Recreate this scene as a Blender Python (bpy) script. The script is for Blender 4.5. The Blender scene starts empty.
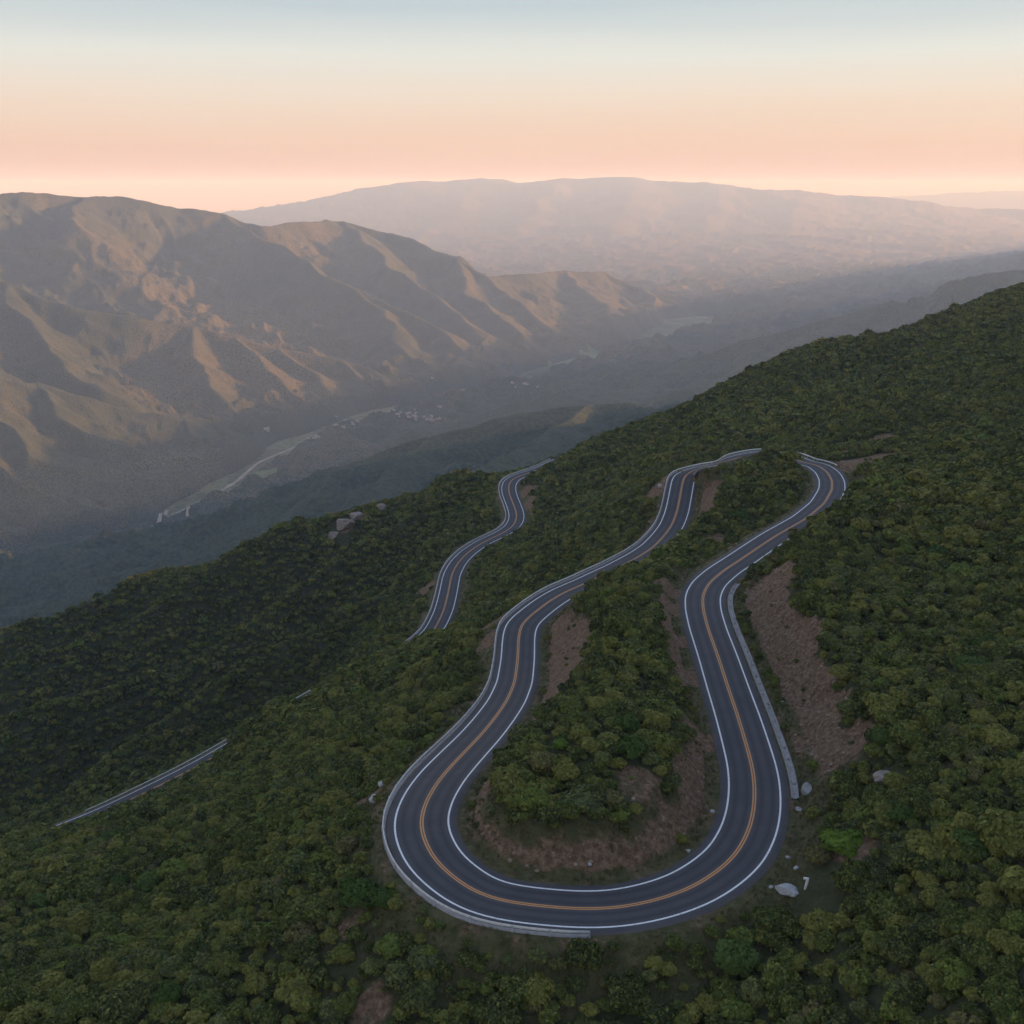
import bpy, math, random
import numpy as np
from math import radians as R
random.seed(7); rng = np.random.default_rng(11)
SC = bpy.context.scene; COL = SC.collection

# ------------------------------------------------------------ camera, sky, sun, exposure
F, YH = 1150.0, 190.0
PIT = math.atan((512-YH)/F)
cam_d = bpy.data.cameras.new('camera'); cam = bpy.data.objects.new('camera', cam_d); COL.objects.link(cam)
cam.location = (0, 0, 0); cam.rotation_euler = (math.pi/2-PIT, 0, 0)
cam_d.sensor_width = 36; cam_d.lens = F/1024*36; cam_d.clip_start = 1; cam_d.clip_end = 300000
SC.camera = cam
SUN_AZ, SUN_EL = 66.0, 6.2            # degrees right of the view, above the horizon
W = bpy.data.worlds.new('World'); SC.world = W; W.use_nodes = True
nt = W.node_tree; nt.nodes.clear()
out = nt.nodes.new('ShaderNodeOutputWorld'); bg = nt.nodes.new('ShaderNodeBackground')
sky = nt.nodes.new('ShaderNodeTexSky'); sky.sky_type = 'NISHITA'; sky.sun_disc = False
sky.sun_elevation = R(SUN_EL); sky.sun_rotation = R(SUN_AZ); sky.altitude = 900
sky.air_density = 1.6; sky.dust_density = 2.0; sky.ozone_density = 1.5
# the belt of dusk: warm at the horizon, pale cream above it, grey blue overhead
tc = nt.nodes.new('ShaderNodeTexCoord'); sep = nt.nodes.new('ShaderNodeSeparateXYZ')
nt.links.new(tc.outputs['Generated'], sep.inputs[0])
ramp = nt.nodes.new('ShaderNodeValToRGB'); e = ramp.color_ramp.elements
STOPS = [(0, (0.261, 0.15, 0.111)), (0.0165, (0.375, 0.231, 0.171)), (0.042, (0.41, 0.291, 0.222)), (0.074, (0.417, 0.361, 0.313)), (0.105, (0.385, 0.398, 0.385)), (0.142, (0.266, 0.315, 0.35)), (0.24, (0.229, 0.28, 0.361)), (1, (0.192, 0.25, 0.391))]
e[0].position, e[0].color = STOPS[0][0], (*STOPS[0][1], 1); e[1].position, e[1].color = 1, (*STOPS[-1][1], 1)
for p, c in STOPS[1:-1]:
    q = e.new(p); q.color = (*c, 1)
mpn = nt.nodes.new('ShaderNodeMapping'); mpn.inputs['Scale'].default_value = (2.2, 2.2, 26); nt.links.new(tc.outputs['Generated'], mpn.inputs[0])
vn = nt.nodes.new('ShaderNodeTexNoise'); vn.inputs['Scale'].default_value = 1.6; vn.inputs['Detail'].default_value = 5; vn.inputs['Roughness'].default_value = .55; nt.links.new(mpn.outputs[0], vn.inputs['Vector'])
va = nt.nodes.new('ShaderNodeMath'); va.operation = 'MULTIPLY_ADD'; va.inputs[1].default_value = .020; nt.links.new(vn.outputs['Fac'], va.inputs[0]); vs = nt.nodes.new('ShaderNodeMath'); vs.operation = 'SUBTRACT'; vs.inputs[1].default_value = .010
nt.links.new(sep.outputs['Z'], vs.inputs[0]); nt.links.new(vs.outputs[0], va.inputs[2]); nt.links.new(va.outputs[0], ramp.inputs[0])
sc_ = nt.nodes.new('ShaderNodeVectorMath'); sc_.operation = 'SCALE'; sc_.inputs[3].default_value = 0.065
nt.links.new(sky.outputs[0], sc_.inputs[0])
mx = nt.nodes.new('ShaderNodeMix'); mx.data_type = 'RGBA'; mx.inputs[0].default_value = .90
nt.links.new(sc_.outputs[0], mx.inputs[6]); nt.links.new(ramp.outputs[0], mx.inputs[7])
dt = nt.nodes.new('ShaderNodeVectorMath'); dt.operation = 'DOT_PRODUCT'; dt.inputs[1].default_value = (math.sin(R(SUN_AZ)), math.cos(R(SUN_AZ)), 0)
nt.links.new(tc.outputs['Generated'], dt.inputs[0])
def mth(op, a, b):
    m_ = nt.nodes.new('ShaderNodeMath'); m_.operation = op
    for i_, v_ in ((0, a), (1, b)):
        if isinstance(v_, (int, float)): m_.inputs[i_].default_value = v_
        else: nt.links.new(v_, m_.inputs[i_])
    return m_.outputs[0]
gl = mth('ADD', .82, mth('MULTIPLY', 20.0, mth('POWER', mth('MAXIMUM', dt.outputs['Value'], 0.0), 60.0)))
gm = nt.nodes.new('ShaderNodeVectorMath'); gm.operation = 'SCALE'; nt.links.new(mx.outputs[2], gm.inputs[0]); nt.links.new(gl, gm.inputs[3])
nt.links.new(gm.outputs[0], bg.inputs[0]); bg.inputs[1].default_value = 1.0
nt.links.new(bg.outputs[0], out.inputs[0])
sd = bpy.data.lights.new('sun', 'SUN'); sd.energy = 5.0; sd.angle = R(.6); sd.color = (1, .48, .20)
sun = bpy.data.objects.new('sun', sd); COL.objects.link(sun)
from mathutils import Vector
SUNV = Vector((math.sin(R(SUN_AZ))*math.cos(R(SUN_EL)), math.cos(R(SUN_AZ))*math.cos(R(SUN_EL)), math.sin(R(SUN_EL))))
sun.rotation_euler = SUNV.to_track_quat('Z', 'Y').to_euler()
SC.view_settings.view_transform = 'Standard'; SC.view_settings.look = 'None'
SC.view_settings.exposure = 1.35; SC.view_settings.gamma = 1
cy = SC.cycles
cy.use_denoising = True; cy.use_adaptive_sampling = True; cy.adaptive_threshold = .02
cy.max_bounces = 5; cy.diffuse_bounces = 2; cy.glossy_bounces = 2; cy.transmission_bounces = 2; cy.volume_bounces = 1; cy.transparent_max_bounces = 4
HAZE = True; HAZE_D = 6.0e-5

# ------------------------------------------------------------ helpers
def tag(o, label=None, cat=None, group=None, kind=None):
    if label: o['label'] = label
    if cat: o['category'] = cat
    if group: o['group'] = group
    if kind: o['kind'] = kind
    return o
def mesh_obj(name, verts, faces, mat, parent=None, smooth=False):
    me = bpy.data.meshes.new(name)
    verts = np.asarray(verts, np.float32)
    if isinstance(faces, np.ndarray):
        n, k = faces.shape
        me.vertices.add(len(verts)); me.vertices.foreach_set('co', verts.ravel())
        me.loops.add(n*k); me.loops.foreach_set('vertex_index', faces.astype(np.int32).ravel())
        me.polygons.add(n); me.polygons.foreach_set('loop_start', np.arange(0, n*k, k, dtype=np.int32))
        me.update(calc_edges=True)
    else:
        me.from_pydata([tuple(map(float, v)) for v in verts], [], faces); me.update()
    if smooth: me.polygons.foreach_set('use_smooth', np.ones(len(me.polygons), bool))
    if mat: me.materials.append(mat)
    o = bpy.data.objects.new(name, me); COL.objects.link(o); o.parent = parent
    return o
def attr(o, name, vals):
    a = o.data.attributes.new(name, 'FLOAT', 'POINT'); a.data.foreach_set('value', np.asarray(vals, np.float32))
def empty(name, loc, rz=0):
    o = bpy.data.objects.new(name, None); COL.objects.link(o); o.location = loc; o.rotation_euler = (0, 0, rz); return o
def sstep(a, b, x):
    t = np.clip((x-a)/(b-a), 0, 1); return t*t*(3-2*t)
# gradient noise
_perm = np.random.default_rng(3).permutation(512).astype(np.int64); _perm = np.concatenate([_perm, _perm])
_g = np.random.default_rng(4).uniform(0, 2*np.pi, 512); _gx, _gy = np.cos(_g), np.sin(_g)
def perlin(x, y):
    xi = np.floor(x).astype(np.int64); yi = np.floor(y).astype(np.int64); fx = x-xi; fy = y-yi
    def gr(i, j, dx, dy):
        h = _perm[(_perm[i & 511]+j) & 511]
        return _gx[h]*dx+_gy[h]*dy
    u = fx*fx*fx*(fx*(fx*6-15)+10); v = fy*fy*fy*(fy*(fy*6-15)+10)
    a = gr(xi, yi, fx, fy); b = gr(xi+1, yi, fx-1, fy); c = gr(xi, yi+1, fx, fy-1); d = gr(xi+1, yi+1, fx-1, fy-1)
    return (a+(b-a)*u)*(1-v)+(c+(d-c)*u)*v
def fbm(x, y, s, octv=5, gain=.5, ridged=False, seed=0):
    r = np.zeros_like(x, dtype=float); am = 1; f = 1/s; tot = 0
    for o in range(octv):
        n = perlin(x*f+17.3*o+seed*31.7, y*f-9.1*o+seed*12.9)
        r += am*((1-2*np.abs(n)*1.4) if ridged else n*1.6); tot += am; am *= gain; f *= 2.03
    return r/tot
def uv_dirs(px, py):
    u = (np.asarray(px, float)-512)/F; v = (np.asarray(py, float)-512)/F
    return u, math.cos(PIT)-v*math.sin(PIT), -math.sin(PIT)-v*math.cos(PIT)
def at_Y(px, py, Y):
    u, dy, dz = uv_dirs(px, py); t = Y/dy; return np.stack(np.broadcast_arrays(u*t, Y, dz*t), -1)
def at_H(px, py, H):
    u, dy, dz = uv_dirs(px, py); t = H/-dz; return np.stack(np.broadcast_arrays(u*t, dy*t, -np.asarray(H, float)), -1)
def project(P):
    P = np.asarray(P, float); c, s = math.cos(PIT), math.sin(PIT)
    dep = P[..., 1]*c-P[..., 2]*s; up = P[..., 1]*s+P[..., 2]*c
    return 512+F*P[..., 0]/dep, 512-F*up/dep, dep
def resample(P, step, closed=False):
    if closed: P = np.vstack([P, P[:1]])
    d = np.r_[0, np.cumsum(np.linalg.norm(np.diff(P[:, :2], axis=0), axis=1))]
    n = max(2, int(round(d[-1]/step))); t = np.linspace(0, d[-1], n+1)
    q = np.stack([np.interp(t, d, P[:, k]) for k in range(3)], 1)
    return q[:-1] if closed else q
def smooth(a, sig, closed=False):
    k = int(3*sig)+1; w = np.exp(-.5*(np.arange(-k, k+1)/sig)**2); w /= w.sum()
    if closed: b = np.concatenate([a[-k:], a, a[:k]])
    else: b = np.concatenate([2*a[0]-a[k:0:-1], a, 2*a[-1]-a[-2:-k-2:-1]])
    return np.convolve(b, w, 'valid')

# ------------------------------------------------------------ the two roads, as centre lines in space
MAIN = [(790.6,456,84),(804,462,84),(816.6,466,85),(827.5,473,85),(832,481,85),(832,490,85),(824,504,85),(806,519,85),(776,536,85),(758,548,85),(740.5,560,85),(722.5,571.7,85),(708.4,584,85),(702.5,596,85),(703,610,85),(708,629,85),(718,657,85),(728,688,85),(737.5,716,85),(745,741,85),(752,766,85),(754.7,785,85),(754.4,807,85),(750,829,85),(737.5,854,85),(722,869,85),(694,888,85),(662.5,900,85),(625,909,85),(600,911.5,85),(572.5,911.6,85),(535,909,85),(500.6,902,84.5),(475.6,891,84),(457.5,879,84),(435.6,860.6,84),(424.7,840,84),(420.3,823,84),(421.6,809,84),(427.8,792,84.5),(440.3,774.7,86),(459,757.5,89),(479.4,738.8,93),(495,720,96),(506.9,702,98),(514.7,685,100),(517.8,661.6,101),(518.6,641,101),(521,627,100),(527,617.8,99),(536.6,607.7,98),(547.5,600.6,98),(561.6,592.8,98),(586.6,581.9,98),(618,568,99),(640,556,100),(654,547,101),(663.4,538.4,102),(671.6,527.9,102),(676.9,515,101),(680.4,499.8,99),(682.8,485.7,96),(685,475,93),(691.6,467,90),(701,461,88),(712.7,457.6,86),(724.4,455.5,85),(745,451.8,84),(768,451.3,84)]
a = np.array(MAIN); ROAD = resample(at_H(a[:, 0], a[:, 1], a[:, 2]), 1.0, True)
ROAD = np.stack([smooth(ROAD[:, 0], 2.5, True), smooth(ROAD[:, 1], 2.5, True), smooth(ROAD[:, 2], 14, True)], 1)
LOW = [(560,460,150),(545,467,150),(531,472,150),(520.5,474.5,150),(512.7,478.3,151),(508.5,485,152),(508.8,493,153),(512.7,502.7,154),(516.6,512.5,155),(516.6,520.3,156),(511.8,528,157),(500,535,158),(485,541.5,159),(468.7,551.7,160),(458,562.5,161),(451.5,575,162),(448.3,592.5,163),(444,609.7,164),(436.5,624.7,165),(430,633,166),(415,644,168),(395,655,171),(360,672,176),(325,691,182),(288,714,188),(250,737,193),(200,765,198),(150,791,203),(100,814,207),(40,838,212),(-30,862,217)]
a = np.array(LOW); LROAD = resample(at_H(a[:, 0], a[:, 1], a[:, 2]), 1.5)
LROAD = np.stack([smooth(LROAD[:, 0], 3), smooth(LROAD[:, 1], 3), smooth(LROAD[:, 2], 10)], 1)

_p = project(ROAD); CUT_I = (int(np.argmin((_p[0]-722)**2+(_p[1]-572)**2)), int(np.argmin((_p[0]-754)**2+(_p[1]-815)**2)))
# ------------------------------------------------------------ near terrain: control points
CP = [ # px, py, Y
 (385,652,290),(345,668,290),(303,699,290),(285,721,288),(262,708,285),(243,722,283),(222,756,281),(195,804,278),(150,824,275),(100,821,270),(0,840,262),(470,622,285),(-150,870,255),
 (450,478,640),(330,520,640),(240,549,640),(150,580,640),(0,627,650),(-150,680,660),(490,474,640),(395,498,640),
 (600,436,655),(560,456,650),(650,420,655),(690,405,655),(740,377,665),(790,356,675),(828,351,680),(870,352,690),(930,325,700),(1024,297,720),(1120,262,740),
 (720,420,520),(800,425,480),(800,395,560),(600,500,500),(600,540,400),(650,480,470),(560,520,520),(640,450,560),
 (540,560,440),(600,470,570),(480,610,420),(520,585,400),(560,550,400),
 (200,700,500),(0,760,440),(300,600,570),(100,650,590),(400,560,560),(250,660,520),(0,700,520),(380,610,500),(440,520,600),(330,560,600),(-150,760,520),
 (600,800,137),(600,850,128),(560,800,136),(650,790,139),(600,700,162),(560,700,163),(640,700,164),(620,620,194),(650,585,222),(600,620,194),(680,740,151),(700,540,290),(660,560,250),
 (740,480,332),(738,475,350),(753,465,352),(768,450,354),(786,463,350),(790,475,338),(720,500,320),(770,500,318),(700,520,300),
 (840,700,166),(900,700,154),(1024,700,143),(775,541,262),(779,529,268),(797,511,278),(813,502,288),(827,490,300),(838,482,312),(850,477,322),(800,545,241),(815,600,215),(830,640,196),
 (900,480,300),(900,442,398),(880,440,378),(870,462,345),(950,440,350),(950,400,430),(950,350,560),(1024,350,530),(850,400,490),(850,372,600),(900,400,450),
 (900,600,206),(1024,600,190),(1024,500,240),(1024,440,320),(1024,400,400),(900,540,238),(870,560,235),(1150,600,180),(1150,450,280),(1150,350,480),(1150,800,120),
 (1024,850,109),(900,850,118),(840,850,124),(850,760,149),(900,770,138),(1024,770,127),(800,800,147),(800,900,121),(830,930,113),(700,980,115),(800,1000,106),(900,1000,97),(1024,1000,88),(1150,1000,84),
 (512,1000,113),(400,960,121),(300,1000,118),(100,1000,122),(0,1000,124),(-150,1000,128),(350,850,140),(250,850,156),(100,850,178),(0,850,190),(340,790,165),(250,780,202),(150,830,197),(430,695,205),(380,725,215),(300,750,228),(200,900,152),(0,920,160),(350,900,130),(600,1000,112),(-150,920,165)]
a = np.array(CP, float); P = at_Y(a[:, 0], a[:, 1], a[:, 2])
W3 = [(0,70,-104),(-60,60,-112),(60,60,-80),(100,80,-60),(-120,80,-120),(0,20,-125),(-100,0,-150),(100,0,-75),(0,-100,-160),(-300,100,-200),(-300,-200,-300),(250,0,-20),(250,-300,-60),  # mostly unseen ground; right rise added to shade the slope, dips let sun through
 (250,150,-22),(300,300,-25),(400,450,-25),(420,600,-35),(480,800,-115),(330,768,-116),(250,748,-132),(400,795,-105),(188,748,-165),(60,730,-230),(160,150,-40),(-300,300,-240),(-500,400,-330),(-700,650,-400),(-600,100,-380),
 (520,300,20),(560,550,10),(620,850,-60),(560,0,0),(0,820,-260),(0,1000,-400),(300,880,-190),(300,1050,-330),(-300,860,-400),(-300,1050,-520),(-600,900,-560),(560,1050,-200),(-40,520,-160),(900,1000,-150),(900,500,-60),(900,0,-80),(150,780,-190),(-150,800,-350)]
P = np.vstack([P, np.array(W3, float), ROAD[::14]-[0, 0, .3], LROAD[::24]-[0, 0, .3]])
SM = 12.0
def kern(d2): return np.sqrt(d2+SM*SM)
n = len(P); A = np.zeros((n+3, n+3)); D2 = ((P[:, None, :2]-P[None, :, :2])**2).sum(-1)
A[:n, :n] = kern(D2)-.8*np.eye(n); A[:n, n] = 1; A[:n, n+1:] = P[:, :2]; A[n, :n] = 1; A[n+1:, :n] = P[:, :2].T
CW = np.linalg.solve(A, np.r_[P[:, 2], 0, 0, 0])
def near_raw(x, y):
    r = np.full(x.shape, CW[n])+CW[n+1]*x+CW[n+2]*y
    for i in range(n): r += CW[i]*np.sqrt((x-P[i, 0])**2+(y-P[i, 1])**2+SM*SM)
    return r

def line_dist(x, y, L, closed, sub=1, reach=1e9):
    """distance to a dense centre line, its height there and the signed side"""
    L = L[::sub]; best = np.full(x.shape, 1e9); hz = np.zeros(x.shape); sg = np.ones(x.shape); idx = np.zeros(x.shape, int)
    m = (x > L[:, 0].min()-reach) & (x < L[:, 0].max()+reach) & (y > L[:, 1].min()-reach) & (y < L[:, 1].max()+reach)
    xs, ys = x[m], y[m]; nb = len(L) if closed else len(L)-1
    b = np.full(xs.shape, 1e9); h = np.zeros(xs.shape); s = np.ones(xs.shape); ii = np.zeros(xs.shape, int)
    for i in range(nb):
        p, q = L[i], L[(i+1) % len(L)]; ex, ey = q[0]-p[0], q[1]-p[1]; l2 = ex*ex+ey*ey
        t = np.clip(((xs-p[0])*ex+(ys-p[1])*ey)/l2, 0, 1); dx = xs-p[0]-t*ex; dy = ys-p[1]-t*ey; d = dx*dx+dy*dy
        k = d < b; b = np.where(k, d, b); h = np.where(k, p[2]+t*(q[2]-p[2]), h); s = np.where(k, np.sign(ex*dy-ey*dx), s); ii = np.where(k, i, ii)
    best[m] = np.sqrt(b); hz[m] = h; sg[m] = s; idx[m] = ii*sub
    return best, hz, sg, idx

# ------------------------------------------------------------ far terrain: ridge lines (px, py, Y)
FLOOR = -900.0
RIDGES = {
 'A': (.72, [[(-260,215,8200),(-120,203,8100),(0,194,8000),(45,193,8000),(85,198,8000),(115,196,8000),(145,201,8000),(175,206,7900),(219,214,7800),(262,226,7800),(325,220,8200),(345,222,8300),(400,236,8300),(450,256,8200),(490,276,8200),(541,273,8600),(569,270,8800),(600,272,8900),(643,287,9000),(682,302,9300),(721,314,9700)],
   [(219,214,7800),(289,250,7400),(332,281,6900),(373,306,6500),(405,340,6100),(428,365,5900)],
   [(332,281,6900),(400,309,6600),(440,330,6400),(471,353,6200)],
   [(455,257,8200),(471,294,7600),(506,322,7200),(530,343,6900)],
   [(487,275,8200),(520,305,7700),(561,334,7200)],[(569,270,8800),(600,303,8000),(631,330,7500)],[(643,287,9000),(670,308,8500),(690,325,8000)],
   [(345,222,8300),(385,262,7800),(425,290,7300),(470,325,6900)],
   [(85,198,8000),(70,225,7200)]]),
 'B': (.80, [[(-160,268,5000),(-60,275,4900),(0,283,4800),(39,297,4800),(78,309,4750),(137,319,4700),(187,324,4700),(234,336,4800),(281,348,4900),(332,358,5000),(375,371,5200),(410,388,5300)],
   [(187,324,4700),(195,356,4450),(211,387,4250),(246,412,4050)],[(234,336,4800),(266,367,4600),(300,393,4400)],[(281,348,4900),(300,368,4800),(326,390,4600)],[(332,358,5000),(352,380,4800),(370,398,4600)],
   [(0,283,4800),(39,325,4400),(51,352,4200),(78,379,4000),(98,391,3900)],[(-60,275,4900),(-60,320,4300),(-20,360,3900)]]),
 'C': (.80, [[(-200,370,3300),(-80,372,3300),(0,377,3350),(39,383,3350),(78,395,3400),(117,405,3450),(152,414,3500),(180,417,3600),(211,422,3650),(238,436,3700),(262,452,3750)],
   [(39,383,3350),(60,415,3200),(95,438,3100),(130,450,3050),(158,458,3030)],[(0,377,3350),(5,426,3000),(31,453,2900),(70,465,2850),(112,470,2830)],[(-80,372,3300),(-50,430,2800),(0,461,2650),(33,483,2560)],
   [(180,417,3600),(195,440,3450),(205,455,3350)],[(-200,370,3300),(-150,450,2500),(-80,500,2250),(0,530,2200)]]),
 'D': (.42, [[(1000,330,1900),(900,352,2100),(800,372,2300),(720,392,2400),(660,406,2450),(625,402,2500),(590,404,2500),(530,413,2500),(480,424,2450),(430,436,2400),(380,452,2350),(330,474,2300),(290,497,2250),(250,520,2200),(200,548,2150),(160,566,2150)],
   [(590,404,2500),(540,440,2150),(480,470,1850),(440,500,1650)],[(430,436,2400),(380,480,2050),(340,520,1800)],[(330,474,2300),(290,520,1950),(250,560,1750)],[(530,413,2500),(440,455,2300),(400,480,2150)],
   [(250,520,2200),(200,560,2000),(140,600,1850)],[(100,575,2150),(60,600,2000),(0,605,2000)]]),
 'E': (.40, [[(1200,250,5000),(1100,262,5000),(1024,270,5000),(985,272,5000),(950,288,5000),(915,305,4950),(893,300,4950),(850,314,4900),(800,327,4850),(760,337,4800),(700,354,4800),(660,364,4800),(620,374,4800),(575,383,4850),(545,392,4900)],
   [(850,314,4900),(780,350,4300),(720,378,3900),(680,392,3600)],[(1024,270,5000),(950,320,4200),(900,345,3700)],[(700,354,4800),(640,385,4300),(600,398,4000)],
   [(575,395,4100),(540,398,4100),(515,402,4050),(480,414,3950),(455,421,3900)]]),
 'K': (.35, [[(1300,285,8000),(1100,290,8000),(1000,292,8000),(940,286,8200),(890,296,8400),(840,308,8600),(790,322,8700),(740,332,8700)]]),
 'G': (.22, [[(230,216,23000),(280,205,24000),(330,195,24500),(370,187,25000),(400,183,25000),(440,182,25500),(485,178,26000),(515,182,26000),(560,178,26000),(600,178,26000),(640,177,26000),(690,182,26000),(725,184,25500),(760,189,25000),(800,191,25000),(850,194,25000),(900,199,25000),(960,207,25000),(1024,210,25000),(1120,212,25000)],
   [(480,180,26000),(440,225,20000),(400,245,17000)],[(640,178,26000),(620,222,20000),(600,245,17500)],[(800,191,25000),(790,225,20000),(800,250,16500)],[(560,178,26000),(530,215,21000),(520,240,18000)],[(725,184,25500),(710,222,20500),(700,245,17500)]]),
 'R': (.35, [[(1700,230,4500),(1420,215,5500),(1330,212,6500),(1260,212,8000),(1190,214,10000),(1170,220,12000)]]),  # unseen range added right of the view to shade the valley
 'Q': (.2, [[(850,205,38000),(900,196,39000),(950,193,40000),(1000,191,40000),(1060,190,40000),(1200,192,40000)]]),
}
_ax = [(-400,650,900),(-60,580,900),(40,556,900),(110,543,900),(165,522,900),(225,487,900),(262,464,900),(300,443,900),(345,428,900),(400,412,900),(450,402,900),(500,390,900),(560,373,900),(640,352,900),(720,322,900)]
_a = np.array(_ax, float); _ay = at_H(_a[:, 0], _a[:, 1], _a[:, 2])[:, 1]
_P = at_H(_a[:, 0], _a[:, 1], _a[:, 2])[:, :2]; _P = np.vstack([_P, _P[-1]+(_P[-1]-_P[-2])*6])
def _dax(p):
    b_ = 1e9
    for i in range(len(_P)-1):
        e = _P[i+1]-_P[i]; t = min(1, max(0, float((p-_P[i])@e/(e@e)))); b_ = min(b_, float(np.linalg.norm(p-_P[i]-t*e)))
    return b_
for k_, s_ in (('A', .31), ('B', .35), ('C', .38)):
    sl_, ln_ = RIDGES[k_]; new_ = []
    for L_ in ln_:
        q_ = []
        for (px, py, Y_) in L_:
            u_, dy_, dz_ = uv_dirs(px, py); lo_ = float(np.interp(px, _a[:, 0], _ay))+20; hi_ = 16000.
            for _ in range(26):
                mid = (lo_+hi_)/2; above = 900+dz_/dy_*mid-s_*_dax(np.array([u_/dy_*mid, mid]))
                if above > 0: lo_ = mid
                else: hi_ = mid
            q_.append((px, py, lo_))
        if len(new_) > 0:                                # run every spur on down to the valley floor
            P_ = at_Y(*np.array(q_).T); v_ = P_[-1]-P_[-2]; v_ = v_[:2]/np.linalg.norm(v_[:2]); dn = np.array([.55, -.83]); v_ = v_*.5+np.array([.78, -.62])*.5; v_ /= np.linalg.norm(v_)
            ln = max((P_[-1, 2]+885)/.5, 60)
            for f_, zf in ((.45, .60), (1., 1.)):
                e_ = np.array([*(P_[-1, :2]+v_*ln*f_), P_[-1, 2]+(-885-P_[-1, 2])*zf]); a_, b_, _ = project(e_); q_.append((float(a_), float(b_), float(e_[1])))
        new_.append(q_)
    RIDGES[k_] = (sl_, new_)
def ridge_field(x, y):
    res = {}
    for k, (slope, lines) in RIDGES.items():
        scale = {'A': 1, 'B': .8, 'C': .7, 'D': .55, 'E': .7, 'K': 1.3, 'R': 1.2, 'G': 4, 'Q': 5}[k]
        wx = x+fbm(x, y, 420*scale, 3, seed=1)*90*scale; wy = y+fbm(x, y, 420*scale, 3, seed=2)*90*scale
        best = np.full(x.shape, -1e9)
        rough = fbm(wx, wy, 400*scale, 5, .52, True, seed=5)
        fine = fbm(wx, wy, 110*scale, 4, .5, True, seed=41)-.3
        crest = fbm(x, y, 230*scale, 4, seed=40)*16*scale
        for j, L in enumerate(lines):
            a = np.array(L, float); L3 = at_Y(a[:, 0], a[:, 1], a[:, 2])
            fl = FLOOR-20
            for i in range(len(L3)-1):
                p, q = L3[i], L3[i+1]; ex, ey = q[0]-p[0], q[1]-p[1]; l2 = ex*ex+ey*ey
                t = np.clip(((wx-p[0])*ex+(wy-p[1])*ey)/l2, 0, 1); d = np.hypot(wx-p[0]-t*ex, wy-p[1]-t*ey)
                d = np.where((k in 'DE') & (wy > p[1]+t*ey), d*2.2, d); zc = p[2]+t*(q[2]-p[2])+crest; hh = np.maximum(zc-fl, 30); d = np.sqrt(d*d+(18*scale)**2)-18*scale
                z = zc-hh*(1-np.exp(-d*slope*1.25/hh))
                z = z+(rough-.35)*np.minimum(d*.36, .12*hh+16*scale)*(.35 if k in 'GQK' else 1)
                best = np.maximum(best, z+fine*np.minimum(d*.14, 15*scale))
        res[k] = best
    return res
AXIS = at_H(*np.array([(-60,580,900),(40,556,900),(110,543,900),(165,522,900),(225,487,900),(262,464,900),(300,443,900),(345,428,900),(400,412,900),(450,402,900),(500,390,900),(560,373,900),(640,352,900),(720,322,900)], float).T)
def far_z(x, y):
    res = ridge_field(x, y); da, _, sa, _ = line_dist(x, y, AXIS, False); fars = da*sa; da = da+60*fbm(x, y, 500, 3, seed=30); hw = np.interp(y, [2300, 3200, 4500, 7000, 9500], [22, 42, 100, 200, 520])
    for k in res:
        if k in 'ABC': res[k] = res[k]-260*sstep(60, -400, fars)*(res[k] < -500)
        elif k in 'DE': res[k] = res[k]-260*sstep(-100, 500, fars)
    e_ = np.maximum(da-hw, 0); lim = FLOOR+6+e_*.8+e_**2*.006+(fbm(x+.6*y, y*.35, 260, 5, .55, True, seed=33)-.2)*np.minimum(e_*.55, 110)
    for k in res: res[k] = np.where((lim < res[k]) & (k != 'D'), lim, res[k])
    lim = FLOOR+6+np.maximum(da-hw*.6, 0)*.4+np.maximum(da-hw*.6, 0)**2*.004; res['D'] = np.minimum(res['D'], lim)
    res = {k: np.where(v < FLOOR+12, FLOOR-60, v) for k, v in res.items()};  fl = FLOOR+6*fbm(x, y, 900, 3)+np.clip((2600-y)*.05, 0, 100)
    names = list(res); st = np.stack([res[k] for k in names]); z = st.max(0); lab = st.argmax(0)
    k = 14.0; h = np.clip(.5+.5*(z-fl)/(k*2), 0, 1); zz = fl*(1-h)+z*h+k*2*h*(1-h)*.5
    lab = np.where(z < fl+4, -1, lab)
    return zz, lab, names, z-fl
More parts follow.
